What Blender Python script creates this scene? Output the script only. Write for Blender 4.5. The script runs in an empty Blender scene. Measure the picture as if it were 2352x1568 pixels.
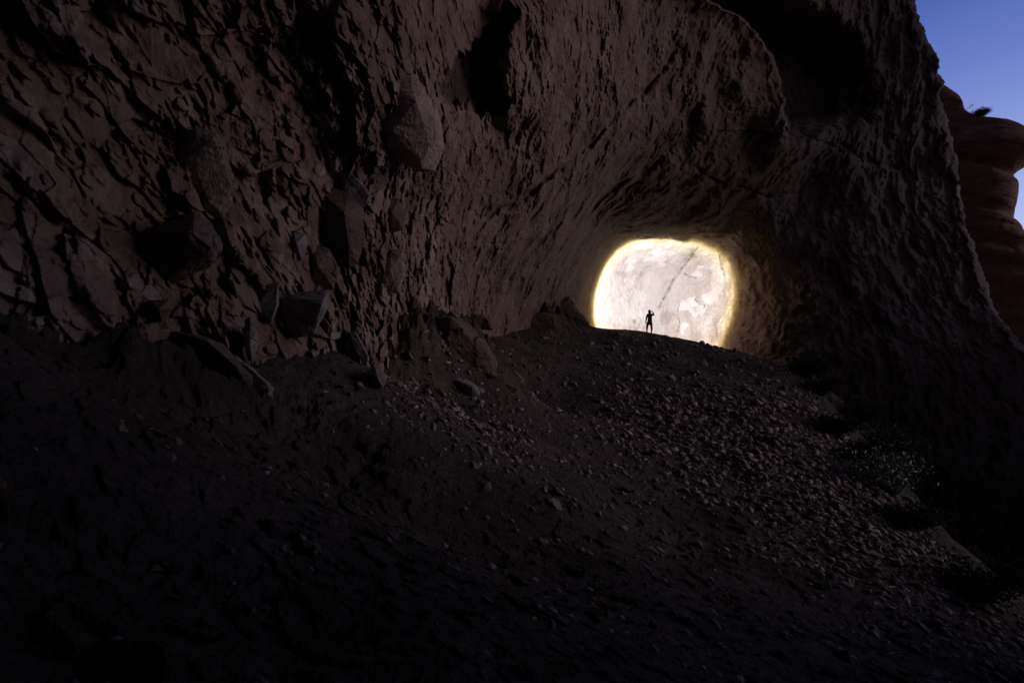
import bpy, bmesh, math, random
import numpy as np
from mathutils import Vector, Matrix
from math import radians as R

sc = bpy.context.scene
col = sc.collection
# ------------------------------------------------------------------ camera
FPX, UC, VC = 1307.0, 1176.0, 784.0          # focal length in units of a 2352 px wide frame (20 mm on 36 mm)
PITCH = R(5.0)
CAM = np.array([0.0, 0.0, 1.6])
cd = bpy.data.cameras.new('camera'); cam = bpy.data.objects.new('camera', cd); col.objects.link(cam)
cd.sensor_width = 36.0; cd.lens = 36.0*FPX/2352.0
cd.clip_start = 0.1; cd.clip_end = 3000
cam.location = CAM; cam.rotation_euler = (R(90)+PITCH, 0, 0)
cd.dof.use_dof = True; cd.dof.focus_distance = 40; cd.dof.aperture_fstop = 3.5
sc.camera = cam

# ------------------------------------------------------------------ dusk sky and the soft light of its brighter side
SUN_EL, SUN_ROT = R(13), R(100)               # the glow stands to the right, past the mouth of the cave
w = bpy.data.worlds.new('World'); sc.world = w; w.use_nodes = True
nt = w.node_tree; nt.nodes.clear()
N = nt.nodes.new; L = nt.links.new
out = N('ShaderNodeOutputWorld'); bg = N('ShaderNodeBackground'); sky = N('ShaderNodeTexSky')
sky.sky_type = 'NISHITA'; sky.sun_disc = False; sky.sun_elevation = R(3); sky.sun_rotation = SUN_ROT
sky.air_density = 1.6; sky.dust_density = 0.3; sky.ozone_density = 4.0
tc = N('ShaderNodeTexCoord'); sep = N('ShaderNodeSeparateXYZ'); L(tc.outputs['Generated'], sep.inputs[0])
ramp = N('ShaderNodeValToRGB'); L(sep.outputs['Z'], ramp.inputs[0])
e = ramp.color_ramp.elements
e[0].position = 0.0; e[0].color = (0.80, 0.86, 1.0, 1)
e[1].position = 1.0; e[1].color = (0.035, 0.06, 0.20, 1)
for p_, c_ in ((0.16, (0.60, 0.68, 0.98, 1)), (0.29, (0.34, 0.41, 0.82, 1)), (0.42, (0.15, 0.22, 0.62, 1)), (0.52, (0.07, 0.13, 0.46, 1))):
    x_ = ramp.color_ramp.elements.new(p_); x_.color = c_
mx = N('ShaderNodeMix'); mx.data_type = 'RGBA'; mx.inputs['Factor'].default_value = 0.93
sc_ = N('ShaderNodeMix'); sc_.data_type = 'RGBA'; sc_.blend_type = 'MULTIPLY'; sc_.inputs['Factor'].default_value = 1.0
L(ramp.outputs[0], sc_.inputs[6]); sc_.inputs[7].default_value = (10, 10, 10, 1)
L(sky.outputs[0], mx.inputs[6]); L(sc_.outputs[2], mx.inputs[7])
dp = N('ShaderNodeVectorMath'); dp.operation = 'DOT_PRODUCT'; L(tc.outputs['Generated'], dp.inputs[0]); dp.inputs[1].default_value = (math.sin(R(50)), math.cos(R(50)), 0)
mr = N('ShaderNodeMapRange'); L(dp.outputs['Value'], mr.inputs[0]); mr.inputs[1].default_value = .35; mr.inputs[2].default_value = .88; mr.inputs[3].default_value = .13; mr.inputs[4].default_value = 1.0
dm = N('ShaderNodeMix'); dm.data_type = 'RGBA'; dm.blend_type = 'MULTIPLY'; dm.inputs['Factor'].default_value = 1.0   # the sky away from the glow is already dark
L(mx.outputs[2], dm.inputs[6]); L(mr.outputs[0], dm.inputs[7])
L(dm.outputs[2], bg.inputs[0]); L(bg.outputs[0], out.inputs[0])
bg.inputs[1].default_value = 0.10
sd = bpy.data.lights.new('sun', 'SUN'); so = bpy.data.objects.new('sun', sd); col.objects.link(so)
sd.energy = 0.78; sd.angle = R(34); sd.color = (1.0, 0.80, 0.72)
_d = Vector((math.sin(SUN_ROT)*math.cos(SUN_EL), math.cos(SUN_ROT)*math.cos(SUN_EL), math.sin(SUN_EL)))
so.rotation_euler = _d.to_track_quat('Z', 'Y').to_euler()
vs = sc.view_settings; vs.view_transform = 'Standard'; vs.look = 'None'; vs.exposure = 0.0; vs.gamma = 1.0
sc.cycles.max_bounces = 4; sc.cycles.diffuse_bounces = 3; sc.cycles.use_denoising = True
sc.render.film_transparent = False

# ------------------------------------------------------------------ numbers
rng = np.random.default_rng(7); random.seed(7)
CP, SP = math.cos(PITCH), math.sin(PITCH)
def ray(u, v):
    x = (np.asarray(u, float)-UC)/FPX; z = (VC-np.asarray(v, float))/FPX
    return np.stack([x, CP - z*SP, SP + z*CP], -1)
def P(u, v, d): return CAM + ray(u, v)*np.asarray(d, float)[..., None]
def px(p):                                    # world -> frame units, depth
    q = np.asarray(p, float)-CAM
    d = q[..., 1]*CP + q[..., 2]*SP; z = -q[..., 1]*SP + q[..., 2]*CP
    dd = np.where(d > 0.05, d, 0.05)
    return UC+FPX*q[..., 0]/dd, VC-FPX*z/dd, d
def angs(p):
    q = p-CAM; r = np.linalg.norm(q, axis=-1)
    return np.degrees(np.arctan2(q[..., 0], q[..., 1])), np.degrees(np.arcsin(q[..., 2]/r)), r
def sstep(a, b, x):
    t = np.clip((x-a)/(b-a), 0, 1); return t*t*(3-2*t)
def _hash(ix, iy, iz, s):
    h = (ix*np.uint32(374761393) + iy*np.uint32(668265263) + iz*np.uint32(2147483647) + np.uint32((s*144269504+97) & 0xffffffff))
    h = (h ^ (h >> np.uint32(13)))*np.uint32(1274126177); h ^= h >> np.uint32(16)
    h = h*np.uint32(2246822519); h ^= h >> np.uint32(15)
    return h
def _u(i): return (i.astype(np.int64) & 0xffffffff).astype(np.uint32)
def noise(p, s=0):                            # gradient noise, about -1..1
    f = np.floor(p); i = f.astype(np.int64); t = (p-f).astype(np.float32)
    w_ = t*t*t*(t*(t*6-15)+10); o = 0
    for dx in (0, 1):
        wx = w_[:, 0] if dx else 1-w_[:, 0]
        for dy in (0, 1):
            wy = w_[:, 1] if dy else 1-w_[:, 1]
            for dz in (0, 1):
                wz = w_[:, 2] if dz else 1-w_[:, 2]
                h = _hash(_u(i[:, 0]+dx), _u(i[:, 1]+dy), _u(i[:, 2]+dz), s)
                gx = (h & np.uint32(1023)).astype(np.float32)/511.5-1
                gy = ((h >> np.uint32(10)) & np.uint32(1023)).astype(np.float32)/511.5-1
                gz = ((h >> np.uint32(20)) & np.uint32(1023)).astype(np.float32)/511.5-1
                o = o + wx*wy*wz*(gx*(t[:, 0]-dx)+gy*(t[:, 1]-dy)+gz*(t[:, 2]-dz))
    return o*1.6
def fbm(p, oct=4, s=0, lac=2.07, g=0.5, ridge=False):
    a = 1.0; o = 0; q = p.copy(); n = 0
    for k in range(oct):
        x = noise(q, s+k)
        o = o + a*((1-2*np.abs(x)) if ridge else x); n += a
        q = q*lac+13.7; a *= g
    return o/n
def cells(p, s=0):                            # F1, F2-F1, id hash and the offset from the cell's own point
    f = np.floor(p); i = f.astype(np.int64); n = len(p)
    b1 = np.full(n, 9., np.float32); b2 = b1.copy(); hid = np.zeros(n, np.uint32); off = np.zeros((n, 3), np.float32)
    t = (p-f).astype(np.float32)
    for dx in (-1, 0, 1):
        for dy in (-1, 0, 1):
            for dz in (-1, 0, 1):
                h = _hash(_u(i[:, 0]+dx), _u(i[:, 1]+dy), _u(i[:, 2]+dz), s)
                ox = t[:, 0]-dx-(h & np.uint32(1023)).astype(np.float32)/1023
                oy = t[:, 1]-dy-((h >> np.uint32(10)) & np.uint32(1023)).astype(np.float32)/1023
                oz = t[:, 2]-dz-((h >> np.uint32(20)) & np.uint32(1023)).astype(np.float32)/1023
                d = ox*ox+oy*oy+oz*oz
                m = d < b1
                b2 = np.where(m, b1, np.minimum(b2, d)); b1 = np.where(m, d, b1)
                hid = np.where(m, h, hid)
                off[m, 0] = ox[m]; off[m, 1] = oy[m]; off[m, 2] = oz[m]
    b1 = np.sqrt(b1); b2 = np.sqrt(b2)
    return b1, b2-b1, hid, off
def facets(p, s=0, tilt=0.9, lift=0.5):       # broken rock: every cell is a tilted flat face at its own height, with a groove between cells
    f1, e_, h, off = cells(p, s)
    h2 = h*np.uint32(2654435761)
    g = [(((h2 >> np.uint32(k)) & np.uint32(255)).astype(np.float32)/127.5-1) for k in (0, 8, 16)]
    l = ((h2 >> np.uint32(24)) & np.uint32(255)).astype(np.float32)/127.5-1
    return lift*l + tilt*(g[0]*off[:, 0]+g[1]*off[:, 1]+g[2]*off[:, 2]), e_
def rbf(X, Y, c, reg=1e-3):                   # smooth surface through scattered control values
    def k(a, b):
        d = np.sqrt(((a[:, None, :]-b[None, :, :])**2).sum(-1)+c*c); return -d
    n = len(X); A = np.zeros((n+3, n+3)); A[:n, :n] = k(X, X)-reg*np.eye(n)
    A[:n, n] = 1; A[:n, n+1:] = X; A[n:, :n] = A[:n, n:].T
    s = np.linalg.solve(A, np.concatenate([Y, np.zeros(3)]))
    def f(Q):
        o = np.empty(len(Q))
        for a in range(0, len(Q), 100000):
            q = Q[a:a+100000]; o[a:a+100000] = k(q, X)@s[:n]+s[n]+q@s[n+1:]
        return o
    return f
def dseg(u, v, pts):                          # distance to a polyline in frame units
    best = np.full(u.shape, 1e9)
    for (a, b), (c, d) in zip(pts[:-1], pts[1:]):
        L2 = (c-a)**2+(d-b)**2; t = np.clip(((u-a)*(c-a)+(v-b)*(d-b))/L2, 0, 1)
        best = np.minimum(best, np.hypot(u-a-t*(c-a), v-b-t*(d-b)))
    return best
def sdpoly(u, v, pts):                        # signed distance to a polygon, negative inside
    ins = np.zeros(u.shape, bool); pp = pts+[pts[0]]
    for (a, b), (c, d) in zip(pp[:-1], pp[1:]):
        if b != d: ins ^= ((b > v) != (d > v)) & (u < (c-a)*(v-b)/(d-b)+a)
    return np.where(ins, -1, 1)*dseg(u, v, pp)

# ------------------------------------------------------------------ object helpers
def tag(o, label=None, cat=None, group=None, kind=None):
    if label: o['label'] = label
    if cat: o['category'] = cat
    if group: o['group'] = group
    if kind: o['kind'] = kind
    return o
def mesh_obj(name, verts, faces, mat, parent=None, smooth=False, attrs=None):
    me = bpy.data.meshes.new(name)
    verts = np.asarray(verts, np.float32)
    if isinstance(faces, np.ndarray):
        nf, k = faces.shape
        me.vertices.add(len(verts)); me.vertices.foreach_set('co', verts.ravel())
        me.loops.add(nf*k); me.loops.foreach_set('vertex_index', faces.ravel().astype(np.int32))
        me.polygons.add(nf); me.polygons.foreach_set('loop_start', np.arange(0, nf*k, k, dtype=np.int32))
        me.update(calc_edges=True)
    else:
        me.from_pydata(verts.tolist(), [], faces); me.update()
    if smooth: me.polygons.foreach_set('use_smooth', np.ones(len(me.polygons), bool))
    for k_, a in (attrs or {}).items():
        at = me.attributes.new(k_, 'FLOAT', 'POINT'); at.data.foreach_set('value', a.astype(np.float32))
    if mat: me.materials.append(mat)
    o = bpy.data.objects.new(name, me); col.objects.link(o)
    if parent: o.parent = parent
    return o
def grid_faces(nr, nc, closed=False):
    r = np.arange(nr-1)[:, None]; c = np.arange(nc if closed else nc-1)[None, :]
    c2 = (c+1) % nc
    return np.stack([r*nc+c, r*nc+c2, (r+1)*nc+c2, (r+1)*nc+c], -1).reshape(-1, 4)
def empty(name, loc):
    o = bpy.data.objects.new(name, None); col.objects.link(o); o.location = loc; return o

# ------------------------------------------------------------------ materials
def new_mat(name):
    m = bpy.data.materials.new(name); m.use_nodes = True
    t = m.node_tree; b = t.nodes['Principled BSDF']; b.inputs['Specular IOR Level'].default_value = 0.25
    return m, t, b
def plain(name, c, rough=0.9, spec=0.2):
    m, t, b = new_mat(name)
    n = t.nodes.new('ShaderNodeTexNoise'); n.inputs['Scale'].default_value = 30; n.inputs['Detail'].default_value = 4
    r = t.nodes.new('ShaderNodeValToRGB'); t.links.new(n.outputs[0], r.inputs[0])
    r.color_ramp.elements[0].position = .3; r.color_ramp.elements[1].position = .7
    r.color_ramp.elements[0].color = tuple(x*.7 for x in c)+(1,); r.color_ramp.elements[1].color = tuple(min(1, x*1.25) for x in c)+(1,)
    t.links.new(r.outputs[0], b.inputs['Base Color'])
    b.inputs['Roughness'].default_value = rough; b.inputs['Specular IOR Level'].default_value = spec
    return m
def rock_mat(name, stops, scale=1.0, bump=0.5, streak=None, attr=False, fine=9.0):
    m, t, b = new_mat(name); n = t.nodes.new; l = t.links.new
    tc = n('ShaderNodeTexCoord'); vec = tc.outputs['Object']
    if streak:
        mp = n('ShaderNodeMapping'); mp.inputs['Rotation'].default_value = streak[0]; mp.inputs['Scale'].default_value = streak[1]
        l(vec, mp.inputs[0]); vec = mp.outputs[0]
    n1 = n('ShaderNodeTexNoise'); n1.inputs['Scale'].default_value = scale; n1.inputs['Detail'].default_value = 9; n1.inputs['Roughness'].default_value = .66
    l(vec, n1.inputs['Vector'])
    r = n('ShaderNodeValToRGB'); l(n1.outputs[0], r.inputs[0])
    els = r.color_ramp.elements
    els[0].position = stops[0][0]; els[0].color = stops[0][1]+(1,)
    els[1].position = stops[-1][0]; els[1].color = stops[-1][1]+(1,)
    for p_, c_ in stops[1:-1]: els.new(p_).color = c_+(1,)
    cur = r.outputs[0]
    n2 = n('ShaderNodeTexNoise'); n2.inputs['Scale'].default_value = scale*fine; n2.inputs['Detail'].default_value = 6; n2.inputs['Roughness'].default_value = .7
    l(vec, n2.inputs['Vector'])
    mm = n('ShaderNodeMapRange'); mm.inputs[1].default_value = .3; mm.inputs[2].default_value = .7; mm.inputs[3].default_value = .62; mm.inputs[4].default_value = 1.4
    l(n2.outputs[0], mm.inputs[0])
    mu = n('ShaderNodeMix'); mu.data_type = 'RGBA'; mu.blend_type = 'MULTIPLY'; mu.inputs[0].default_value = 1
    l(cur, mu.inputs[6]); l(mm.outputs[0], mu.inputs[7]); cur = mu.outputs[2]
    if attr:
        for a_, c_ in (('clean', (.185, .150, .136)), ('pale', (0.52, 0.46, 0.46)), ('stain', (0.095, 0.06, 0.045)), ('crack_and_shade', (0.02, 0.016, 0.014))):
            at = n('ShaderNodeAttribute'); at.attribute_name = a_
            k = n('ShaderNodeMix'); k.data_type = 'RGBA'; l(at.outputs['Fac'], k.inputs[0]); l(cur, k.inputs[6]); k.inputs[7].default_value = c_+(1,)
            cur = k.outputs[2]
    l(cur, b.inputs['Base Color']); b.inputs['Roughness'].default_value = .92
    bp = n('ShaderNodeBump'); bp.inputs['Strength'].default_value = bump; bp.inputs['Distance'].default_value = .15/scale
    l(n2.outputs[0], bp.inputs['Height']); l(bp.outputs[0], b.inputs['Normal'])
    return m
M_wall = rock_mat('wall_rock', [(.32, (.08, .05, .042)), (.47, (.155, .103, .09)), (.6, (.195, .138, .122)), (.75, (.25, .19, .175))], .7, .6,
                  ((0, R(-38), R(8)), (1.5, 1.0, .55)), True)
M_block = rock_mat('boulder_rock', [(.3, (.15, .105, .10)), (.5, (.23, .17, .165)), (.72, (.31, .245, .24))], 1.3, .7)
M_pale_block = rock_mat('pale_boulder_rock', [(.3, (.22, .15, .145)), (.5, (.33, .24, .235)), (.72, (.42, .32, .315))], 1.3, .9)
M_dark = rock_mat('dark_boulder_rock', [(.3, (.06, .042, .036)), (.5, (.11, .076, .066)), (.72, (.155, .115, .105))], 1.3, .7)
M_grey = rock_mat('grey_boulder_rock', [(.3, (.10, .092, .098)), (.5, (.16, .145, .155)), (.72, (.24, .22, .235))], 1.3, .4)
M_ground = rock_mat('slope_dirt', [(.32, (.038, .028, .025)), (.5, (.068, .051, .046)), (.7, (.12, .094, .088))], .5, .9, None, False, 14)
M_out = rock_mat('outcrop_rock', [(.3, (.13, .07, .05)), (.5, (.20, .115, .085)), (.7, (.27, .165, .125))], .25, .6, ((0, 0, 0), (.6, .6, 2.2)))
M_stone = rock_mat('scree_stone', [(.34, (.07, .05, .05)), (.47, (.19, .15, .155)), (.56, (.26, .21, .225)), (.68, (.42, .36, .38))], 4.5, .3)
M_stone_red = rock_mat('red_scree_stone', [(.3, (.10, .05, .043)), (.5, (.16, .09, .08)), (.7, (.22, .13, .12))], 2.2, .3)

# ------------------------------------------------------------------ the rock wall that wraps round the left, over the top and across the back
EDGE = [(2102, 0), (2106, 22), (2112, 37), (2111, 50), (2116, 64), (2120, 74), (2127, 84), (2130, 95), (2142, 106), (2144, 116), (2152, 130), (2157, 142), (2157, 154),
        (2154, 166), (2160, 178), (2166, 189), (2165, 200), (2158, 209), (2162, 235), (2167, 256), (2173, 293), (2188, 330), (2196, 390), (2208, 450), (2214, 510),
        (2236, 560), (2256, 640), (2290, 720), (2352, 800), (2500, 900), (2800, 1010), (3400, 1180), (4600, 1500)]
_ea, _ee, _ = angs(P(np.array([p[0] for p in EDGE]), np.array([p[1] for p in EDGE]), np.full(len(EDGE), 50.)))
_ea = np.concatenate([_ea[::-1], [34, 42, 62, 84, 110, 125]]); _ee = np.concatenate([_ee[::-1], [36, 44, 54, 63, 74, 84]])
_o = np.argsort(_ee); _ee = _ee[_o]; _ea = _ea[_o]
def edge_az(el): return np.interp(el, _ee, _ea)
CTL = [(-1500, 600, 4.2), (-1500, -500, 5), (-600, 700, 4.8), (-600, 0, 6.2), (0, 700, 7), (0, 400, 7.6), (0, 0, 8.6), (300, 800, 8.5), (450, 400, 11), (400, 0, 11),
       (600, 850, 11), (800, 800, 13.5), (800, 500, 14.5), (930, 280, 15.5), (800, 0, 13.5), (1000, 700, 21), (1000, 500, 20), (1100, 300, 20.5), (1100, 0, 20),
       (1100, 730, 28), (1200, 600, 31), (1200, 720, 36), (1330, 720, 50), (1300, 500, 32), (1400, 300, 30), (1300, 100, 24), (1500, 0, 30), (1500, 200, 33),
       (1600, 100, 34), (1700, 100, 37), (1780, 200, 40), (1750, 300, 41), (1600, 350, 39), (1500, 450, 42), (1600, 470, 46), (1400, 450, 38), (1400, 560, 50),
       (1560, 535, 51), (1720, 450, 46), (1500, 600, 57), (1500, 700, 59), (1500, 900, 59), (1420, 700, 57), (1650, 620, 56), (1650, 750, 56), (1760, 600, 51), (1800, 800, 48), (1800, 1000, 48),
       (1810, 330, 42), (1850, 400, 48), (1950, 150, 47), (1950, 400, 50), (1950, 600, 49), (2050, 800, 46), (2050, 100, 50), (2100, 400, 54), (2200, 700, 50),
       (2350, 900, 46), (2352, 1300, 44), (1800, 1400, 48), (3000, 1200, 42), (3400, 1350, 40), (400, -800, 9), (1100, -800, 12), (1700, -700, 19), (2000, -400, 36), (2100, -100, 48),
       (0, 1300, 7), (800, 1300, 14), (-1500, 1500, 4)]
C = np.array(CTL, float); a_, e_, r_ = angs(P(C[:, 0], C[:, 1], C[:, 2]))
Xc = np.stack([a_, e_], -1); Yc = np.log(r_)
Xc = np.concatenate([Xc, [[-190, 0], [-190, 50], [-130, 20], [-100, 60], [0, 75], [-60, 75], [-120, 80], [60, 58], [90, 68], [120, 80], [40, 46]]]); Yc = np.concatenate([Yc, np.log([7, 9, 5, 8, 16, 12, 12, 34, 28, 20, 48])])
wall_log = rbf(Xc, Yc, 3.0, .02)
azl = np.concatenate([np.linspace(-195, -48, 110)[:-1], np.linspace(-48, 35, 1150)])
ell = np.concatenate([np.linspace(-34, -12, 40)[:-1], np.linspace(-12, 38, 860), np.linspace(38, 84, 90)[1:]])
s_ = (azl+150)/185.0
nw, nc0 = len(ell), len(azl)
ea = edge_az(ell)
# columns keep their azimuth on the left and lean to the silhouette on the right
tt = sstep(15, 35, azl)
AZ = azl[None, :] + (ea[:, None]-35)*tt[None, :]
EL = np.repeat(ell[:, None], nc0, 1)
U_, V_, _d2 = px(CAM + 30*np.stack([np.sin(np.radians(AZ))*np.cos(np.radians(EL)), np.cos(np.radians(AZ))*np.cos(np.radians(EL)), np.sin(np.radians(EL))], -1))
U_ = np.where(_d2 > .1, U_, -5000); az_f, el_f = AZ.ravel(), EL.ravel()
rr = np.exp(wall_log(np.stack([az_f, el_f], -1)))
dirv = np.stack([np.sin(np.radians(az_f))*np.cos(np.radians(el_f)), np.cos(np.radians(az_f))*np.cos(np.radians(el_f)), np.sin(np.radians(el_f))], -1)
uu, vv = U_.ravel(), V_.ravel()
p0 = CAM+dirv*rr[:, None]
wob = 14*noise(p0/1.1, 31)+6*noise(p0/.35, 32)
# the deep hollow behind the overhang's lip: sharp on its left, fading on the right and below
lip = [(1560, -260), (1600, -20), (1660, 22), (1700, 38), (1742, 80), (1768, 128), (1790, 175), (1800, 225), (1808, 292)]
lu = np.interp(vv, [p[1] for p in lip], [p[0] for p in lip])
hol = sstep(-3, 4, uu-lu+wob*.7)*(1-sstep(60, 250, uu-lu-20*noise(p0/4, 33)))*(1-sstep(250, 330, vv+.25*(uu-1850)+18*noise(p0/3, 34)))
rr = rr + 13*hol
# rounded lip swelling toward the camera
rr -= 1.6*np.exp(-np.clip(lu-uu, 0, 900)/60)*(uu < lu+4)*(vv < 300)
# dark inset beside the big boulder, with the sharp flake on its right
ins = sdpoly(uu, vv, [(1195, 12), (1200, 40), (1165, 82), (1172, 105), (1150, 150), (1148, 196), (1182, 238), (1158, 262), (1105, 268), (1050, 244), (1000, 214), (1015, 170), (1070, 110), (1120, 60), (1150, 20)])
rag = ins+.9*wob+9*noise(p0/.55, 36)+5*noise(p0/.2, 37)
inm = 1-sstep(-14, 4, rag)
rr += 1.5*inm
rr -= 1.7*np.exp(-np.clip(uu-1165, 0, 900)/110)*sstep(1120, 1175, uu+.5*wob)*sstep(-40, 30, vv)*(1-sstep(230, 330, vv))*(1-inm)
# grooves, ledges and steps
def groove(pts, wid, dep, side=0.0):
    global rr
    d = dseg(uu+.35*wob, vv+.35*wob, pts)
    rr = rr+dep*np.clip(.8+1.1*noise(p0/1.6+dep, 35), .2, 1.2)*np.exp(-(d/wid)**2)
groove([(1560, 90), (1500, 190), (1420, 262), (1340, 345), (1270, 400), (1180, 470), (1120, 500)], 7, .7)
groove([(1700, 60), (1640, 200), (1560, 330), (1450, 420), (1340, 500)], 34, 1.3)
groove([(1580, 372), (1620, 402), (1660, 425)], 6, .5)
groove([(1700, 430), (1770, 455), (1850, 440), (1806, 520), (1770, 560), (1752, 600)], 4, .25)
groove([(1830, 303), (1880, 325), (1920, 338)], 4, .4)
groove([(1930, 330), (1965, 358), (2010, 372), (2060, 385)], 7, .8)
for x_, y0, y1 in ((1985, 20, 190), (2040, 60, 300), (2075, 0, 210), (2120, 120, 330), (2105, 350, 520), (2180, 420, 640), (2210, 500, 700)):
    groove([(x_, y0), (x_+12, (y0+y1)/2), (x_+4, y1)], 9, .45)
groove([(2240, 560), (2255, 640), (2290, 700)], 12, 2.0)
groove([(1900, 620), (1960, 700), (2040, 760)], 18, 1.2)
# shadowed foot of the alcove roof, with the small notch that hangs into the lit patch
tri = np.clip(1-np.abs(uu+.3*wob-1566)/26, 0, 1)
roof = 543+9*tri+.4*wob
rr -= 3.2*sstep(10, -6, vv-roof)*sstep(430, 540, vv)*sstep(1400, 1460, uu)*(1-sstep(1640, 1700, uu))
# right flank of the alcove comes forward
rr -= 1.3*sstep(1665, 1700, uu+.5*wob+.1*(vv-560))*(1-sstep(1700, 1860, uu))*sstep(500, 560, vv)
# broken relief
p0 = CAM+dirv*rr[:, None]
congl = np.clip(1-sstep(880, 1120, uu+60*noise(p0/3, 41)-.15*(vv-400)), 0, 1)
small = congl*(1-sstep(1.5, 2.5, rr/9.0))
rot = np.array([[.8, .25, .55], [-.3, .95, 0], [-.5, -.2, .84]])
calm_ = lambda: np.exp(-(((uu-1500)/170)**2+((vv-660)/150)**2)**2)
q = (p0@rot.T)*np.array([1.15, 1.0, .8])
far = sstep(18, 45, rr)
fm = .3+1.0*sstep(-.35, .45, noise(p0/2.8, 11)+.4*noise(p0/1.1, 12))
soft = 1-calm_()
dsp = fbm(p0/5.5, 3, 1)*(.55+.6*far)+soft*(.55*fbm(p0/3.0, 4, 13)-.50*fbm(p0/np.array([2.6, 2.6, 3.4])+.3*noise(p0/2, 19)[:, None], 4, 14, ridge=True)*sstep(12, 20, rr))
f_big, eb = facets(q/1.5+.10*np.stack([noise(p0, 5), noise(p0, 6), noise(p0, 7)], -1), 3)
def clast(sc_, hgt, frac, s):                 # angular stones standing proud of the matrix
    f1, _e, h, off = cells(q/sc_+.08*noise(p0/sc_*2, s)[:, None], s)
    pick = ((h >> np.uint32(7)) & np.uint32(255)) < frac*255
    g = [(((h >> np.uint32(k)) & np.uint32(31)).astype(np.float32)/15.5-1) for k in (3, 12, 21)]
    tl_ = .9*(g[0]*off[:, 0]+g[1]*off[:, 1]+g[2]*off[:, 2])
    return -1.0*pick*hgt*sstep(.48, .36, f1+.05*_e)*(1+tl_)
dsp += congl*(clast(2.3, .34, .45, 100)+clast(1.1, .20, .5, 101)+clast(.5, .11, .5, 102))+(.12+.2*congl)*clast(.25, .3, .4, 103)
dsp += congl*.24*f_big
f_mid, em = facets(q/.55+.12*np.stack([noise(p0*2, 8), noise(p0*2, 9), noise(p0*2, 10)], -1), 4)
f_h, eh = facets(q/3.2+.12*noise(p0/1.5, 5)[:, None], 2)
dsp += congl*.42*f_h*sstep(4, 9, rr)
dsp += fm*(.19*congl+.06*(1-far))*f_mid+fm*congl*(.30*fbm(p0/1.3, 6, 15, g=.6)+.10*fbm(p0/.5, 4, 16, ridge=True)+.16*sstep(.1, .55, noise(p0/.9, 17)+.5*noise(p0/.35, 18)))
f_sm, es = facets(q/.21+.15*np.stack([noise(p0*4, 8), noise(p0*4, 9), noise(p0*4, 10)], -1), 6)
dsp += fm*(.05*congl+.035*(1-congl))*f_sm
qs = (p0@rot.T)*np.array([1.6, 1.2, .42])
dsp += (1-congl)*fm*(.20*fbm(qs/1.3, 5, 20)+.10*fbm(qs/.42, 4, 27, ridge=True)+.20*fbm(p0/.6, 4, 28)+.12*facets(p0/.9+.1*noise(p0, 38)[:, None], 29)[0])
pits = sstep(.30, .62, noise(qs/.55, 44)+.4*noise(qs/.2, 45))
dsp += pits*(.09+.10*congl)
calm = np.exp(-(((uu-1500)/170)**2+((vv-660)/150)**2)**2)      # the polished back of the alcove
dsp *= 1-.62*calm
dsp += far*1.2*fbm(p0/np.array([1.7, 1.7, 6.0])+.4*noise(p0/4, 49)[:, None], 5, 50)*sstep(1800, 1950, uu)+.5*far*fbm(p0/np.array([.7, .7, 1.8]), 5, 56, ridge=True)*sstep(1700, 1900, uu)
rr = rr+dsp*1.0
# stains and scars in the lit part of the wall
pale = np.zeros_like(rr); stain = np.zeros_like(rr); crack_and_shade = np.zeros_like(rr)
nz = fbm(p0/1.1, 4, 60); nz2 = fbm(p0/.45, 3, 66)
for x_, y_, a, b_, k in ((1584, 700, 22, 20, .38), (1608, 714, 16, 18, .34), (1626, 686, 22, 13, .4), (1512, 588, 26, 18, .28), (1489, 566, 22, 8, .25), (1535, 582, 14, 8, .25),
                         (1570, 756, 6, 16, .4), (1447, 612, 14, 12, .2), (1600, 632, 12, 8, .25), (1420, 700, 60, 60, .12), (1655, 640, 22, 40, .22)):
    g = np.exp(-(((uu+1.1*wob-x_)/a)**2+((vv-.9*wob-y_)/b_)**2)); pale = np.maximum(pale, k*sstep(.30, .60, g+.75*nz+.35*nz2)*sstep(.02, .2, g))
for x_, y_, a, b_, k in ((1592, 580, 12, 14, .8), (1576, 598, 9, 10, .5), (1530, 727, 16, 22, .5), (1456, 738, 6, 6, .7), (1545, 765, 20, 20, .35), (1640, 770, 40, 20, .3),
                         (1428, 628, 16, 7, .35), (1660, 590, 8, 26, .7), (1515, 556, 22, 5, .5), (1560, 650, 60, 60, .14)):
    g = np.exp(-(((uu-x_)/a)**2+((vv-y_)/b_)**2)); stain = np.maximum(stain, k*sstep(.3, .75, g+.6*nz2+.7*nz)*sstep(.02, .3, g))
for pts, wd in (([(1606, 566), (1596, 580), (1580, 600), (1566, 617), (1548, 642), (1536, 664), (1526, 682), (1514, 706)], 1.5),
                ([(1573, 629), (1582, 635), (1598, 638)], 1.2), ([(1600, 683), (1597, 688), (1604, 694)], 1.2),
                ([(1650, 575), (1655, 600), (1662, 625), (1666, 660)], 1.4), ([(1560, 700), (1555, 720), (1562, 740), (1556, 762)], .9), ([(1618, 700), (1622, 720), (1616, 735)], .9)):
    d = dseg(uu+.10*wob, vv+.10*wob, pts); g = np.exp(-(d/(wd*(.8+.9*nz2)))**2)*(.7+.9*nz2); crack_and_shade = np.maximum(crack_and_shade, np.clip(g, 0, .85)); rr = rr+.12*g
dk = dseg(uu+.2*wob, vv+.2*wob, [(1612, 560), (1596, 580), (1566, 617), (1536, 664), (1510, 712)]); lx = np.interp(vv, [560, 617, 664, 712, 790], [1612, 1566, 1536, 1510, 1480])
rr = rr+.09*np.exp(-(dk/2.2)**2)*np.clip(.5+1.6*nz2, 0, 1.4)-.30*sstep(0, 7, uu+.3*wob-lx)*(1-sstep(20, 140, uu-lx))*sstep(540, 580, vv)
side = dseg(uu, vv, [(1566, 617), (1536, 664), (1514, 706)])

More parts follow.
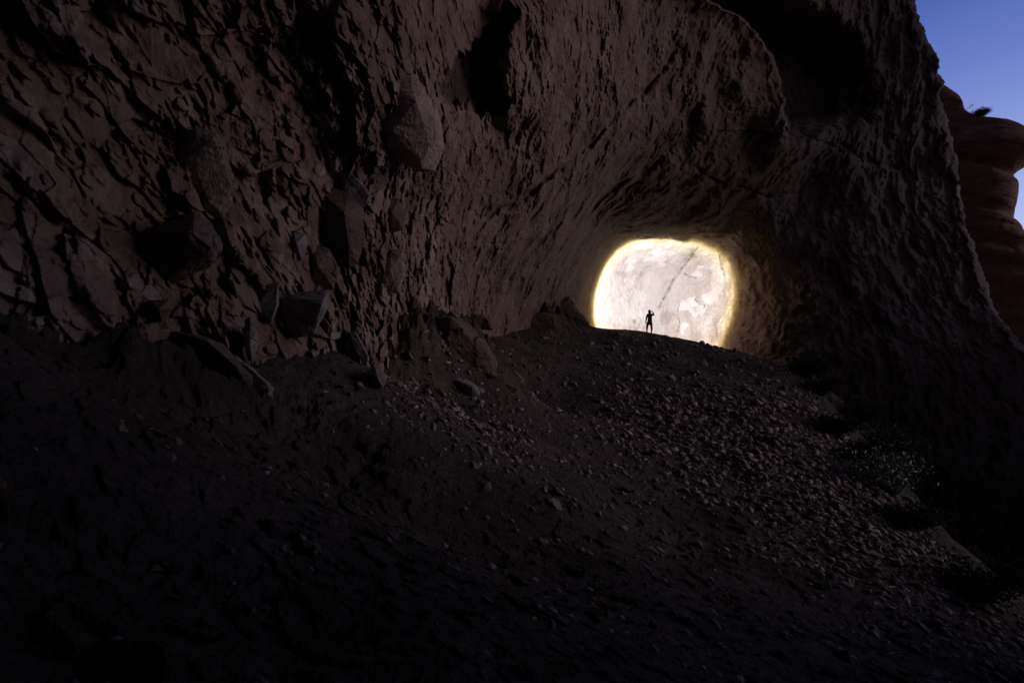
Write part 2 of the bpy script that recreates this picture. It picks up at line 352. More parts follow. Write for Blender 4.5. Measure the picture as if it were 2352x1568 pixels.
inset_shade = inm; crack_and_shade = np.maximum(crack_and_shade, .88*inset_shade*np.clip(.8+.5*nz2, 0, 1)); pale = np.maximum(pale, .35*np.exp(-((uu-1162)/12)**2-((vv-205)/26)**2)*(1-inset_shade))  # near-black overhang shade painted into the colour of the inset
pale *= .5*calm**.5
# clasts of other rock in the conglomerate
for sc2, sd2, amt in ((1.5, 3, .4), (.55, 4, .5), (.9, 7, .35)):
    _f, _e, hh, _o2 = cells(q/sc2+.1*noise(p0/.8, 39)[:, None], sd2); hv = ((hh >> np.uint32(9)) & np.uint32(255)).astype(np.float32)/255
    stain = np.maximum(stain, congl*amt*(hv < .22)*sstep(.0, .06, _e)); pale = np.maximum(pale, congl*.13*(hv > .86)*sstep(.0, .06, _e)); stain *= 1-.0
# round the outer edge away from the camera, then turn the corner and run back behind
RR = rr.reshape(nw, nc0); gap = (ea[:, None]-AZ); RR = RR+.9*np.clip(1-gap/.4, 0, 1)**3
ext_n = 16; k = (np.arange(1, ext_n+1)/ext_n)[None, :]
AZe = np.repeat((ea)[:, None], ext_n, 1)-2.2*k**1.5; ELe = np.repeat(ell[:, None], ext_n, 1)
REe = RR[:, -1:]+45*k**1.3
AZa = np.concatenate([AZ, AZe], 1); ELa = np.concatenate([EL, ELe], 1); RRa = np.concatenate([RR, REe], 1)
ca = np.radians(AZa); cE = np.radians(ELa)
pos = CAM+RRa[..., None]*np.stack([np.sin(ca)*np.cos(cE), np.cos(ca)*np.cos(cE), np.sin(cE)], -1)
ex = lambda a: np.concatenate([a.reshape(nw, nc0), np.zeros((nw, ext_n))], 1).ravel()
jit = (fbm(pos.reshape(-1, 3)*np.array([.7, .7, 1])/1.6, 5, 77, g=.6)).reshape(nw, -1)*.9*sstep(1.5, 0, np.concatenate([gap, np.zeros((nw, ext_n))], 1))
pos[..., 0] += jit
cliff = mesh_obj('cliff', pos.reshape(-1, 3), grid_faces(nw, nc0+ext_n)[:, ::-1], M_wall, attrs={'pale': ex(pale), 'stain': ex(stain), 'crack_and_shade': ex(crack_and_shade), 'clean': ex(np.clip(.68+.5*nz+.5*nz2, 0, .9)*calm)})
tag(cliff, kind='structure')
WALL = (azl, ell)
_RR = RR
def wall_depth(u, v):                         # depth along the view axis of the wall at a frame point
    a, e_, r = angs(P(np.array([u]), np.array([v]), np.array([10.])))
    i = int(np.clip(np.searchsorted(ell, e_[0]), 1, nw-1)); j = int(np.clip(np.searchsorted(AZ[i], a[0]), 1, nc0-1))
    d = 10*float(np.median(_RR[max(0, i-6):i+6, max(0, j-6):j+6]))/r[0]
    return d

# ------------------------------------------------------------------ the slope
GC = [(1340, 751, 46), (1400, 758, 44.5), (1450, 764, 44), (1490, 769, 43.5), (1560, 784, 42.5), (1620, 795, 41.5), (1690, 810, 40), (1760, 826, 38.5), (1850, 852, 36.5),
      (1830, 870, 34), (1900, 960, 27), (1960, 1050, 22), (2050, 1150, 18), (2150, 1250, 15), (2352, 1420, 12), (2700, 1700, 9),
      (1200, 900, 25), (1300, 1000, 18), (1500, 1000, 21.5), (1700, 1000, 22.5), (1500, 1200, 13), (1800, 1200, 14.5), (1176, 1568, 3.6), (300, 1568, 2.7), (2100, 1568, 7.5),
      (600, 1200, 5), (1000, 1200, 9), (1000, 900, 17), (600, 940, 9.5), (300, 860, 7.5), (0, 760, 6), (0, 1200, 3.2), (900, 880, 13), (1100, 800, 26), (1000, 760, 20), (1250, 790, 33), (1200, 748, 38), (1300, 756, 42), (1300, 776, 38), (1400, 778, 38), (1500, 792, 37), (1600, 822, 35.5), (1700, 856, 33.5), (1550, 870, 30), (1400, 850, 30)]
G = np.array(GC, float); gp = P(G[:, 0], G[:, 1], G[:, 2])
extra = [(11, 48.5, 3.6), (16, 47, 2.0), (21, 46, .5), (6, 52, 3.8), (12, 58, 2), (22, 56, -2), (30, 40, -6), (27, 33, -8), (24, 24, -8.5), (22, 16, -9), (20, 8, -9), (38, 44, -7), (45, 30, -9), (45, 10, -9), (36, 10, -10), (34, 22, -10), (52, 26, -2), (54, 10, -1.5), (52, -8, -1), (62, 24, 0), (62, 0, 0),  # far-right rise: an unseen bank added to shade the gully
         (60, 60, -4), (100, 80, -8), (-5, 3, 3.0), (-8, -4, 4), (0, -4, .4), (8, -6, -4), (20, -10, -10), (-20, 0, 6), (-25, 30, 7), (-10, 40, 7), (-200, 0, 20), (0, -200, -20), (200, 0, -10), (0, 250, 0), (200, 200, -25),
         (0, 0, -.05), (1.5, 0, -.6)]
_sh = np.array([P(u, v, d)+np.array([5, 1.5, -2.9]) for u, v, d in GC[8:13]])   # the slope breaks off into the gully
gp = np.concatenate([gp, _sh, extra])
_gz = rbf(gp[:, :2], gp[:, 2], 1.2, .05)
_edge = [tuple(P(u, v, d)[:2]) for u, v, d in GC[6:14]]
_edge = [(_edge[0][0]-.5, 60.0)]+_edge+[(_edge[-1][0]+3, -3.0)]
def ground_z(q):                              # past its outer edge the slope breaks off into the gully
    z = _gz(q); ex_ = np.interp(-q[:, 1], [-e_[1] for e_ in _edge], [e_[0] for e_ in _edge])
    b_ = np.clip(q[:, 0]-ex_, 0, 14)*np.clip((q[:, 1]+6)/8, 0, 1)*np.clip((75-q[:, 1])/20, 0, 1)
    return z-.24*b_*sstep(0, 5, b_)*(1-.7*sstep(32, 42, q[:, 1]))
ga = np.concatenate([np.linspace(-180, -46, 80)[:-1], np.linspace(-46, 46, 900), np.linspace(46, 180, 80)[1:-1]])
gr = np.concatenate([np.geomspace(.25, 1.6, 30)[:-1], np.geomspace(1.6, 60, 980), np.geomspace(60, 600, 40)[1:]])
GA, GR = np.meshgrid(np.radians(ga), gr)
gx, gy = (np.sin(GA)*GR).ravel(), (np.cos(GA)*GR).ravel()
RIBS = [(P(955, 700, 17.5), P(1150, 860, 20.5), .9, 1.5), (P(1040, 740, 24), P(1190, 790, 27), 1.2, .9), (P(1255, 745, 40), P(1325, 745, 42), .9, 1.4), (P(300, 760, 8), P(600, 900, 9.5), .35, .5)]
def ground_full(x, y):
    z = ground_z(np.stack([x, y], -1)); p = np.stack([x, y, z], -1); r = np.hypot(x, y)
    u, v, d = px(p)
    near = np.exp(-r/14)
    amp = sstep(1.2, 3, r)
    # broken bedrock rib left of the scree
    for (a, b, wd_, hh_) in RIBS:
        t_ = np.clip(((x-a[0])*(b[0]-a[0])+(y-a[1])*(b[1]-a[1]))/((b[0]-a[0])**2+(b[1]-a[1])**2), 0, 1)
        dd_ = np.hypot(x-a[0]-t_*(b[0]-a[0]), y-a[1]-t_*(b[1]-a[1]))
        f0, e0 = facets(p*np.array([1, 1, .8])/.8, 75)
        g_ = np.exp(-(dd_/wd_)**2)*(1-.55*t_)
        z = z+g_*(hh_*(1+.35*f0)+.5*hh_*fbm(p/.9, 3, 76, ridge=True))
    rock = sstep(.0, .5, noise(p/4.0, 92)+.35-sstep(700, 1500, u)*.9)   # bedrock knobs on the left, loose scree on the right
    z = z+amp*(.28*fbm(p/3.2, 3, 70)*np.clip(r/12, .25, 1))*(1-.85*np.exp(-(((x-12)/7)**2+((y-42)/4.5)**2)))
    f1, e1 = facets(p*np.array([1, 1, 1.4])/1.3+.3*np.stack([noise(p, 5), noise(p, 6), noise(p, 7)], -1), 71)
    z = z+amp*rock*(.20*f1-.08*(1-sstep(0, .2, e1)))*np.clip(r/9, .35, 1)
    f2, e2 = facets(p/.42+.3*np.stack([noise(p*3, 5), noise(p*3, 6), noise(p*3, 7)], -1), 72)
    k = np.exp(-((x-10.5)**2+(y-43.5)**2)/4)
    z = z+amp*(.05+.05*rock)*f2*(1-.8*k)
    f3, e3 = facets(p/.15, 73)
    z = z+amp*.022*f3*(1-.6*k)+.012*fbm(p/.08, 2, 74)
    return z
gz = ground_full(gx, gy)
ground = mesh_obj('ground', np.stack([gx, gy, gz], -1), grid_faces(len(gr), len(ga), True), M_ground)
tag(ground, kind='structure')
_cu, _cv, _cd = px(np.stack([gx, gy, gz], -1)); _m = (_cd > 25)
for _u0 in (1345, 1400, 1450, 1490, 1530, 1560, 1600, 1650, 1690, 1740, 1830, 1900, 1960, 2050):
    _k = _m*(np.abs(_cu-_u0) < 6) if _u0 < 1800 else (np.abs(_cu-_u0) < 6)*(gx > 0)*(_cd > 3)*(_cd < 36)
    _i = np.argmin(np.where(_k, _cv, 1e9)); print('crest', _u0, round(float(_cv[_i])), 'depth', round(float(_cd[_i]), 1))
def gz_at(x, y): return float(ground_full(np.array([x], float), np.array([y], float))[0])

# ------------------------------------------------------------------ unseen rock added right of and behind the camera to shade the foreground
jt = np.radians(np.linspace(0, 360, 240, endpoint=False)); jz = np.linspace(-16, 26, 160)
JT, JZ = np.meshgrid(jt, jz); k_ = 1+.10*np.sin(JZ/6)-.012*(JZ+16)*(JZ < 8)
jp = np.stack([21+7.0*k_*np.cos(JT), -12+16.5*k_*np.sin(JT), JZ], -1).reshape(-1, 3); jn = np.stack([np.cos(JT), np.sin(JT), JT*0], -1).reshape(-1, 3)
jf, je = facets(jp/np.array([2.2, 2.2, 3.5]), 90); jp += jn*(.7*jf+1.6*fbm(jp/6, 4, 91))[:, None]
near_shade_rock = mesh_obj('unseen_near_shade_rock', jp, grid_faces(160, 240, True)[:, ::-1], M_wall); tag(near_shade_rock, kind='structure')
# a lower unseen rock in front of it, added to shade the near ground
lz = np.linspace(-14, 4.0, 90); LT, LZ = np.meshgrid(jt, lz); k_ = np.sqrt(np.clip(1-((LZ+14)/18.3)**6, .0, 1))*(1.15-.01*(LZ+14))
lp = np.stack([18+3.6*k_*np.cos(LT), 3.5+7.8*k_*np.sin(LT), LZ], -1).reshape(-1, 3)
jf, je = facets(lp/np.array([1.5, 1.5, 1.1]), 97); lp += jn[:len(lp)]*(.35*jf+.6*fbm(lp/3, 4, 98))[:, None]
low_shade_rock = mesh_obj('unseen_low_shade_rock', np.concatenate([lp, [[18, 3.5, 4.3]]]), [tuple(f) for f in grid_faces(90, 240, True)[:, ::-1].tolist()]+[(89*240+k, 89*240+(k+1) % 240, 90*240) for k in range(240)], M_wall); tag(low_shade_rock, kind='structure')
# an added, unseen rock mass beyond the right edge of the picture; it keeps the light off the right-hand cliff
kz = np.linspace(-14, 50, 150); KT, KZ = np.meshgrid(jt, kz); k_ = 1.25-.006*(KZ+14)+.05*np.sin(KZ/5)
kp = np.stack([72+11*k_*np.cos(KT), 38+9.5*k_*np.sin(KT), KZ], -1).reshape(-1, 3); kn = np.stack([np.cos(KT), np.sin(KT), KT*0], -1).reshape(-1, 3)
jf, je = facets(kp/np.array([3, 3, 5]), 95); kp += kn*(.9*jf+2.2*fbm(kp/8, 4, 96))[:, None]
far_shade_rock = mesh_obj('unseen_far_shade_rock', kp, grid_faces(150, 240, True)[:, ::-1], M_out); tag(far_shade_rock, kind='structure')

# ------------------------------------------------------------------ rocks
def hull(pts):
    bm = bmesh.new()
    for p in pts: bm.verts.new(p)
    r = bmesh.ops.convex_hull(bm, input=bm.verts)
    bmesh.ops.delete(bm, geom=list(set(r['geom_interior'])|set(r['geom_unused'])), context='VERTS') if (r['geom_interior'] or r['geom_unused']) else None
    return bm
def rough(bm, cuts, amp, size, seed):
    bmesh.ops.triangulate(bm, faces=bm.faces)
    for _ in range(cuts):
        bmesh.ops.subdivide_edges(bm, edges=bm.edges, cuts=1, use_grid_fill=True)
        bmesh.ops.triangulate(bm, faces=bm.faces)
    bm.normal_update()
    v = np.array([x.co[:] for x in bm.verts]); n = np.array([x.normal[:] for x in bm.verts])
    f, e_ = facets(v/size, seed, .8, .35)
    d = amp*(.34*f+.25*fbm(v/size*1.3, 5, seed+3)+.22*fbm(v/size*np.array([2, 2, 6]), 4, seed+9, ridge=True))
    v = v+n*d[:, None]
    for x, c in zip(bm.verts, v): x.co = c
def embedded(name, outline, thick, mat, label, cat='boulder', group=None, ridge=(), depth=None, sink=.35, seed=1, amp=.12, shift=0.0, out=.10):
    """outline in frame units at the wall's own depth; thick = metres from front to back"""
    u0 = sum(p[0] for p in outline)/len(outline); v0 = sum(p[1] for p in outline)/len(outline)
    d = wall_depth(u0, v0)
    if depth:                                 # stands on the slope: the ground under its lower part sets the distance
        vb = .25*v0+.75*max(p[1] for p in outline)
        dd = np.geomspace(2, 60, 1500); p_ = P(np.full(1500, u0), np.full(1500, vb), dd); hit = p_[:, 2] < ground_z(p_[:, :2])
        gd = float(dd[int(np.argmax(hit))]) if hit.any() else 99.
        d = min(d, gd); print(label[:40], 'wall', round(wall_depth(u0, v0), 1), 'ground', round(gd, 1), 'asked', depth)
    d += shift
    pts = [P(u, v, d) for u, v in outline]
    c = np.mean(pts, 0); ax = (c-CAM)/np.linalg.norm(c-CAM)
    d0 = .04+.009*d; V = [(p-c)*1.04-ax*d0 for p in pts] + [(p-c)*.85+ax*thick*(.6) for p in pts]
    V += [(p-c)*.84-ax*(thick*out+d0) for p in pts]
    for u, v, f in ridge: V.append(P(u, v, d)-ax*(thick*f+d0)-c)
    bm = hull([Vector(v) for v in V])
    size = max(np.linalg.norm(p-c) for p in pts)
    rough(bm, 4, amp*size, size*.7, seed)
    me = bpy.data.meshes.new(name); bm.to_mesh(me); bm.free(); me.materials.append(mat)
    o = bpy.data.objects.new(name, me); col.objects.link(o); o.location = c
    return tag(o, label, cat, group)
GW = 'boulders embedded in the cave wall'
def H(l): return [(x*.5, y*.5) for x, y in l]
embedded('boulder', [(868, 208), (905, 178), (945, 182), (972, 205), (1003, 262), (1004, 312), (1014, 336), (1006, 362), (995, 388), (958, 390), (930, 372), (880, 335), (852, 300), (858, 250)],
         2.0, M_pale_block, 'large pale pink angular boulder jutting from the upper wall beside a dark hollow', group=GW,
         ridge=[(955, 240, .42), (940, 320, .38), (900, 262, .34), (985, 330, .30), (968, 378, .30), (905, 300, .40)], seed=5, shift=-.35, out=.2)
embedded('boulder', H([(900, 590), (990, 620), (1040, 720), (1085, 860), (1020, 990), (880, 990), (740, 930), (740, 880), (820, 760), (870, 650)]), 1.0, M_block,
         'broad flat reddish slab tapering upward on the left wall', group=GW, ridge=[(455, 400, .22), (480, 460, .22)], seed=9, shift=-.1)
embedded('boulder', H([(540, 1250), (565, 1130), (660, 1060), (890, 990), (960, 1040), (1010, 1130), (960, 1220), (800, 1290), (690, 1335)]), 1.4, M_dark,
         'dark red-brown boulder with overhanging underside, low on the left wall', group=GW, ridge=[(440, 540, .5), (400, 560, .45), (480, 570, .4)], seed=11, shift=-.15)
embedded('boulder', H([(1405, 900), (1450, 860), (1600, 890), (1660, 960), (1672, 1080), (1640, 1200), (1600, 1230), (1540, 1190), (1440, 1060)]), 1.3, M_dark,
         'tall dark oval boulder under the purplish slab, left of the smooth wall', group=GW, ridge=[(790, 490, .4), (800, 560, .35)], seed=13, shift=-.15)
embedded('boulder', H([(1570, 800), (1610, 790), (1660, 840), (1705, 900), (1690, 940), (1620, 960), (1585, 880)]), .7, M_grey,
         'small purplish slab resting on top of the tall dark oval boulder', group=GW, seed=14, shift=-.3)
embedded('boulder', H([(1740, 950), (1770, 915), (1830, 915), (1862, 980), (1850, 1050), (1800, 1065), (1750, 1030)]), .9, M_dark,
         'small dark rounded boulder right of the tall oval one', group=GW, ridge=[(900, 490, .4)], seed=15, shift=-.1)
embedded('boulder', H([(1325, 1100), (1350, 1060), (1400, 1075), (1412, 1120), (1385, 1195), (1340, 1190)]), .7, M_grey,
         'small grey boulder with a pale right edge, left of the tall oval one', group=GW, ridge=[(682, 560, .4)], seed=16, shift=-.15)
embedded('boulder', H([(1395, 1180), (1440, 1130), (1510, 1150), (1550, 1240), (1530, 1320), (1400, 1330)]), 1.0, M_dark,
         'dark blocky boulder directly below the tall oval one', group=GW, ridge=[(730, 610, .4)], seed=17, shift=-.1)
embedded('boulder', H([(1290, 1370), (1380, 1350), (1500, 1335), (1490, 1430), (1440, 1530), (1360, 1540), (1300, 1500), (1280, 1430)]), 1.4, M_grey,
         'grey boulder with a black hollow face, near the foot of the wall', group=GW, ridge=[(735, 700, .5), (700, 690, .3), (720, 740, .2)], seed=19, shift=-.2)
embedded('boulder', H([(1760, 1200), (1800, 1150), (1850, 1155), (1862, 1240), (1830, 1340), (1760, 1350), (1690, 1290)]), 1.0, M_block,
         'pink flat-faced boulder where the rubble wall meets the smooth wall', group=GW, ridge=[(895, 620, .25)], seed=20, shift=-.1)
embedded('boulder', H([(1190, 1400), (1230, 1310), (1280, 1300), (1275, 1400), (1250, 1480), (1200, 1450)]), .8, M_grey,
         'narrow bluish grey slab left of the hollow-faced grey boulder', group=GW, seed=21, shift=-.15)
embedded('boulder', H([(660, 1410), (690, 1380), (770, 1380), (790, 1420), (745, 1475), (700, 1480)]), .6, M_dark,
         'rounded dark cobble below the dark red-brown boulder', group=GW, ridge=[(365, 710, .4)], seed=22, shift=-.15)
# rocks at the foot of the wall
GF = 'fallen rocks at the foot of the wall'
embedded('rock', [(874, 795), (880, 762), (905, 752), (925, 775), (948, 830), (952, 872), (925, 878), (900, 842)], .9, M_grey,
         'tall leaning bluish grey sliver of rock at the wall foot', 'rock', GF, depth=13.6, seed=31, ridge=[(915, 800, .3)]) if False else None
def Z2(l): return [(287+x*.2929, 632+y*.2929) for x, y in l]     # points read off an enlarged view of the wall foot
def Z1(l): return [(919+x*.2197, 632+y*.2197) for x, y in l]
embedded('rock', Z2([(930, 420), (985, 375), (1030, 440), (1035, 560), (1000, 690), (960, 640), (935, 540)]), .5, M_grey,
         'upright pale bluish shard standing at the wall foot, left one of two', 'rock', GF, seed=32, shift=-.5, ridge=[(574, 790, .35)])
embedded('rock', Z2([(1760, 450), (1810, 445), (1860, 540), (1910, 640), (1905, 730), (1870, 690), (1800, 580)]), .6, M_grey,
         'long thin bluish shard leaning at the wall foot, right one of two', 'rock', GF, seed=33, shift=-.5)
embedded('rock', Z2([(725, 530), (790, 470), (815, 560), (800, 610), (750, 570)]), .35, M_block,
         'small bright pink pointed rock above the dark ledge', 'rock', GF, seed=34, shift=-.6)
embedded('rock', Z2([(300, 480), (420, 450), (620, 500), (760, 560), (880, 690), (980, 800), (960, 880), (800, 770), (640, 720), (480, 620), (340, 560)]), 1.2, M_dark,
         'long dark ledge of rock sloping down to the right at the wall foot', 'rock', GF, depth=8.8, seed=35, ridge=[(480, 790, .3), (540, 840, .3)])
embedded('rock', Z2([(780, 620), (870, 640), (1010, 740), (1150, 880), (1150, 980), (1060, 990), (960, 880), (880, 760)]), .8, M_block,
         'brown slab lying along the lower side of the long dark ledge', 'rock', GF, depth=9.2, seed=36)
embedded('rock', Z2([(1900, 760), (1960, 720), (2060, 790), (2020, 880), (1960, 860)]), .7, M_grey,
         'grey angular block under the right leaning shard', 'rock', GF, depth=14.5, seed=37, ridge=[(868, 868, .3)])
embedded('rock', Z1([(470, 1040), (560, 1060), (700, 1100), (790, 1150), (835, 1210), (820, 1260), (750, 1290), (640, 1200), (520, 1130)]), 1.3, M_grey,
         'low arched grey slab with an undercut black side, below the rock heap', 'rock', GF, depth=17.5, seed=38, ridge=[(1085, 890, .4)])
embedded('rock', Z1([(400, 990), (470, 975), (540, 1010), (530, 1045), (450, 1040)]), .5, M_block,
         'small pale pink stone on the left end of the arched slab', 'rock', GF, depth=17.3, seed=39)
embedded('rock', Z1([(250, 440), (420, 430), (620, 470), (760, 560), (830, 700), (960, 860), (1000, 1060), (870, 960), (740, 830), (700, 1000), (540, 960), (480, 800), (420, 620)]), 3.0, M_dark,
         'big dark broken rock heap rising left of the scree', 'rock', GF, depth=23, seed=40, amp=.2, ridge=[(1060, 760, .3), (1040, 740, .35), (1020, 820, .3)])
embedded('rock', Z1([(560, 480), (700, 520), (860, 700), (1000, 900), (1010, 1010), (900, 900), (760, 760), (640, 620)]), 1.0, M_block,
         'long purplish slab leaning down the right side of the dark heap', 'rock', GF, depth=22.2, seed=41)
embedded('rock', Z1([(1020, 930), (1060, 915), (1190, 990), (1300, 1100), (1280, 1130), (1180, 1070), (1080, 990)]), .7, M_block,
         'narrow slab lying on the slope, right of the dark heap', 'rock', GF, depth=21.5, seed=42)
embedded('rock', Z1([(1000, 1080), (1100, 1130), (1240, 1190), (1200, 1240), (1080, 1200)]), .6, M_dark,
         'low dark slab half buried below the narrow slab', 'rock', GF, depth=20.5, seed=43)
embedded('rock', Z1([(1480, 380), (1520, 305), (1640, 285), (1760, 238), (1790, 310), (1850, 400), (1930, 480), (1960, 560), (1700, 560), (1500, 520), (1380, 470)]), 3.0, M_dark,
         'jagged peaked rock on the crest, just left of the lit patch', 'rock', GF, depth=43.0, seed=44, amp=.2, ridge=[(1270, 720, .2), (1300, 730, .2)])
embedded('rock', Z1([(1300, 480), (1400, 420), (1520, 390), (1620, 430), (1640, 540), (1540, 600), (1340, 560)]), 2.0, M_dark,
         'lower lumpy rock in front of the peaked rock on the crest', 'rock', GF, depth=41.0, seed=45, amp=.2)
embedded('rock', Z1([(600, 400), (700, 405), (860, 410), (940, 470), (960, 560), (840, 560), (700, 480)]), 2.0, M_dark,
         'dark rock rim against the smooth wall, behind the heap', 'rock', GF, depth=30, seed=46, amp=.18)
# single large stones lying on the slope
GS = 'larger stones lying on the slope'
def on_slope(u, v, w_, h_, mat, label, seed, tilt=.5):
    # walk the sight line to the ground
    d = np.geomspace(2, 60, 1500); p = P(np.full(1500, float(u)), np.full(1500, float(v)), d)
    g = ground_z(p[:, :2]); i = int(np.argmax(p[:, 2] < g)); dd = d[i]; c = p[i]; c = c.copy(); c[2] = gz_at(c[0], c[1])
    s = dd/FPX; r = np.random.default_rng(seed); V = []
    for _ in range(18):
        x = r.normal(size=3); x /= np.linalg.norm(x); V.append(Vector((x[0]*w_*s*.5, x[1]*w_*s*.45, x[2]*h_*s*.5)))
    bm = hull(V); bmesh.ops.rotate(bm, verts=bm.verts, matrix=Matrix.Rotation(tilt, 3, 'Y')@Matrix.Rotation(r.uniform(-.5, .5), 3, 'Z'))
    rough(bm, 2, .05*w_*s, w_*s*.3, seed)
    me = bpy.data.meshes.new('stone'); bm.to_mesh(me); bm.free(); me.materials.append(mat)
    o = bpy.data.objects.new('stone', me); col.objects.link(o); c[2] += h_*s*.12; o.location = c
    return tag(o, label, 'stone', GS)
on_slope(1275, 1158, 52, 24, M_grey, 'largest pale oblong stone alone on the lower middle slope', 51, .55)
on_slope(1115, 1130, 26, 36, M_grey, 'upright grey stone left of the pale oblong one', 52, .5)
on_slope(1415, 955, 30, 14, M_stone_red, 'flat reddish stone high on the middle of the slope', 53, .4)
on_slope(2060, 1060+210, 40, 18, M_grey, 'long flat stone at the right edge of the scree', 54, .6)
on_slope(2085, 1150, 34, 16, M_stone, 'pointed flat stone sticking out from the scree edge', 55, .6)
on_slope(1990, 1210, 36, 18, M_stone, 'broad mauve stone in the brightest part of the scree', 56, .6)
on_slope(2215, 1310, 30, 26, M_grey, 'blocky stone low on the right side of the scree', 57, .6)
on_slope(1835, 975, 28, 12, M_stone_red, 'rusty red stone near the upper end of the scree', 58, .5)
on_slope(1700, 1270, 30, 12, M_stone_red, 'thin reddish stone at the lower left of the scree', 59, .7)

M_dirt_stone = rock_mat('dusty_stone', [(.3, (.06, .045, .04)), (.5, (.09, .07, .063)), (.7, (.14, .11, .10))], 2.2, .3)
# scree: the stones that show largest are objects of their own, the rest one mass
base = []
for k in range(10):
    r = np.random.default_rng(100+k); V = []
    sh = np.array([1.0, r.uniform(.45, .9), r.uniform(.25, .6)])
    for _ in range(9):
        x = r.normal(size=3); x /= np.linalg.norm(x); V.append(Vector(x*sh))
    bm = hull(V); bmesh.ops.triangulate(bm, faces=bm.faces)
    vv_ = np.array([v.co[:] for v in bm.verts]); ff_ = np.array([[v.index for v in f.verts] for f in bm.faces])
    bm.verts.index_update(); ff_ = np.array([[v.index for v in f.verts] for f in bm.faces]); bm.free()
    base.append((vv_, ff_))
n_try = 110000
tx = rng.uniform(-9, 26, n_try); ty = rng.uniform(1.5, 45, n_try)
tz = ground_z(np.stack([tx, ty], -1)); tu, tv, td = px(np.stack([tx, ty, tz], -1))
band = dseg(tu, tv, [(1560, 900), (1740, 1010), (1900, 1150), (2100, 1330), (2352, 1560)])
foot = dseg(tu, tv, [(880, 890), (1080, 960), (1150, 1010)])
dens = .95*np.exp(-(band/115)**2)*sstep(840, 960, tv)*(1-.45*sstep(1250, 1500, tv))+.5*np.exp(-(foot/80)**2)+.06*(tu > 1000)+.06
edge_u = np.interp(tv, [800, 870, 960, 1050, 1150, 1250, 1420, 1568], [1760, 1830, 1900, 1965, 2055, 2155, 2352, 2500])
keep = (rng.uniform(0, 1, n_try) < dens) & (tu > -60) & (tu < np.minimum(edge_u+15, 2420)) & (tv > 740) & (tv < 1640) & (np.hypot(tx-10.5, ty-43.5) > .8) & (tv > np.interp(tu, [0, 600, 900, 1100, 1300, 1700], [900, 940, 860, 790, 750, 800]))
tx, ty, td, tu, tv, band, foot = tx[keep], ty[keep], td[keep], tu[keep], tv[keep], band[keep], foot[keep]
sz = np.clip(rng.lognormal(-2.95, .72, len(tx)), .02, .34)*np.where(band < 200, 1.15, .8)*np.where(foot < 80, 1.3, 1.0)
sz = np.minimum(sz, .0115*td+.02)
tz = ground_full(tx, ty)
print('stones', len(tx))
score = sz/td*(tu > 0)*(tu < 2352)*(tv < 1568)
order = np.argsort(-score)
def stone_matrix(i):
    r = np.random.default_rng(5000+i)
    a, b, c = r.uniform(0, 6.28), r.normal(0, .35), .42+r.normal(0, .3)
    return np.array(Matrix.Rotation(c, 3, 'Y') @ Matrix.Rotation(b, 3, 'X') @ Matrix.Rotation(a, 3, 'Z')), r
protos = []
for vv_, ff_ in base:
    for m in (M_stone, M_stone_red, M_grey, M_dirt_stone):
        me = bpy.data.meshes.new('loose_stone'); me.from_pydata(vv_.tolist(), [], ff_.tolist()); me.materials.append(m); protos.append(me)
MV, MF, nb = [], [], 0
for rank, i in enumerate(order):
    m, r = stone_matrix(int(i)); k = int(r.integers(0, 10)); s = float(sz[i])
    loc = np.array([tx[i], ty[i], tz[i]+s*.18])
    if rank < 280:
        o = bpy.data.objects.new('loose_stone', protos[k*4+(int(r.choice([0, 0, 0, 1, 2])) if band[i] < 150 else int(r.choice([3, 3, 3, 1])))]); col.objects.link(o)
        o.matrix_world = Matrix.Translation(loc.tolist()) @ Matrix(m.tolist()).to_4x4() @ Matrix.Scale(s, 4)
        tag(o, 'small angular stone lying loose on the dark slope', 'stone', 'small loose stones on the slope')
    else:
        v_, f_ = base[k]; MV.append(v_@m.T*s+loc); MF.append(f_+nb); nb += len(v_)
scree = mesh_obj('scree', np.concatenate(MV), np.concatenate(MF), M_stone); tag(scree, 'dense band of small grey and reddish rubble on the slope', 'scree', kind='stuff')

# ------------------------------------------------------------------ far outcrop at the right edge: stacked rounded beds
OUT_D = 88.0
prof = [(196, 2150, 2172), (203, 2120, 2182), (212, 2080, 2190), (222, 2060, 2203), (236, 2050, 2211), (250, 2045, 2217), (258, 2040, 2226), (264, 2040, 2240), (269, 2040, 2266), (271, 2040, 2290),
        (275, 2040, 2318), (283, 2040, 2340), (292, 2040, 2356), (305, 2040, 2380), (325, 2040, 2398), (345, 2040, 2396), (365, 2040, 2376), (383, 2040, 2347), (396, 2040, 2333), (402, 2050, 2329),
        (410, 2050, 2333), (424, 2050, 2339), (445, 2050, 2338), (462, 2050, 2335), (482, 2050, 2330), (502, 2050, 2330), (514, 2050, 2339), (530, 2050, 2351), (570, 2050, 2382), (640, 2050, 2420),
        (740, 2040, 2500), (900, 2000, 2640), (1150, 1900, 2900)]
pv = np.array([p[0] for p in prof], float); pl = np.array([p[1] for p in prof], float); pr = np.array([p[2] for p in prof], float)
vs_ = np.concatenate([np.linspace(196, 560, 260), np.linspace(565, 1150, 60)]); nth = 420
l_, r_2 = np.interp(vs_, pv, pl), np.interp(vs_, pv, pr)
cx = (l_+r_2)/2; hw = (r_2-l_)/2
th = np.linspace(0, 2*np.pi, nth, endpoint=False); shape = lambda c, pw: np.sign(c)*np.abs(c)**pw
_az = lambda u, v: np.arctan(((u-UC)/FPX)/(CP-(VC-v)/FPX*SP)); a_l, a_r = _az(l_, vs_), _az(r_2, vs_); a_c = (a_l+a_r)/2; OD = 112.0
hm = OD*np.tan((a_r-a_l)/2); hy = np.minimum(hm*.5+1.0, 6.5)*(.35+.65*sstep(270, 345, vs_))
dep_r = OD*np.cos(a_c)-hm*np.sin(a_c)          # depth of the right-hand end of each bed
z_ = P(r_2, vs_, dep_r/1.0)
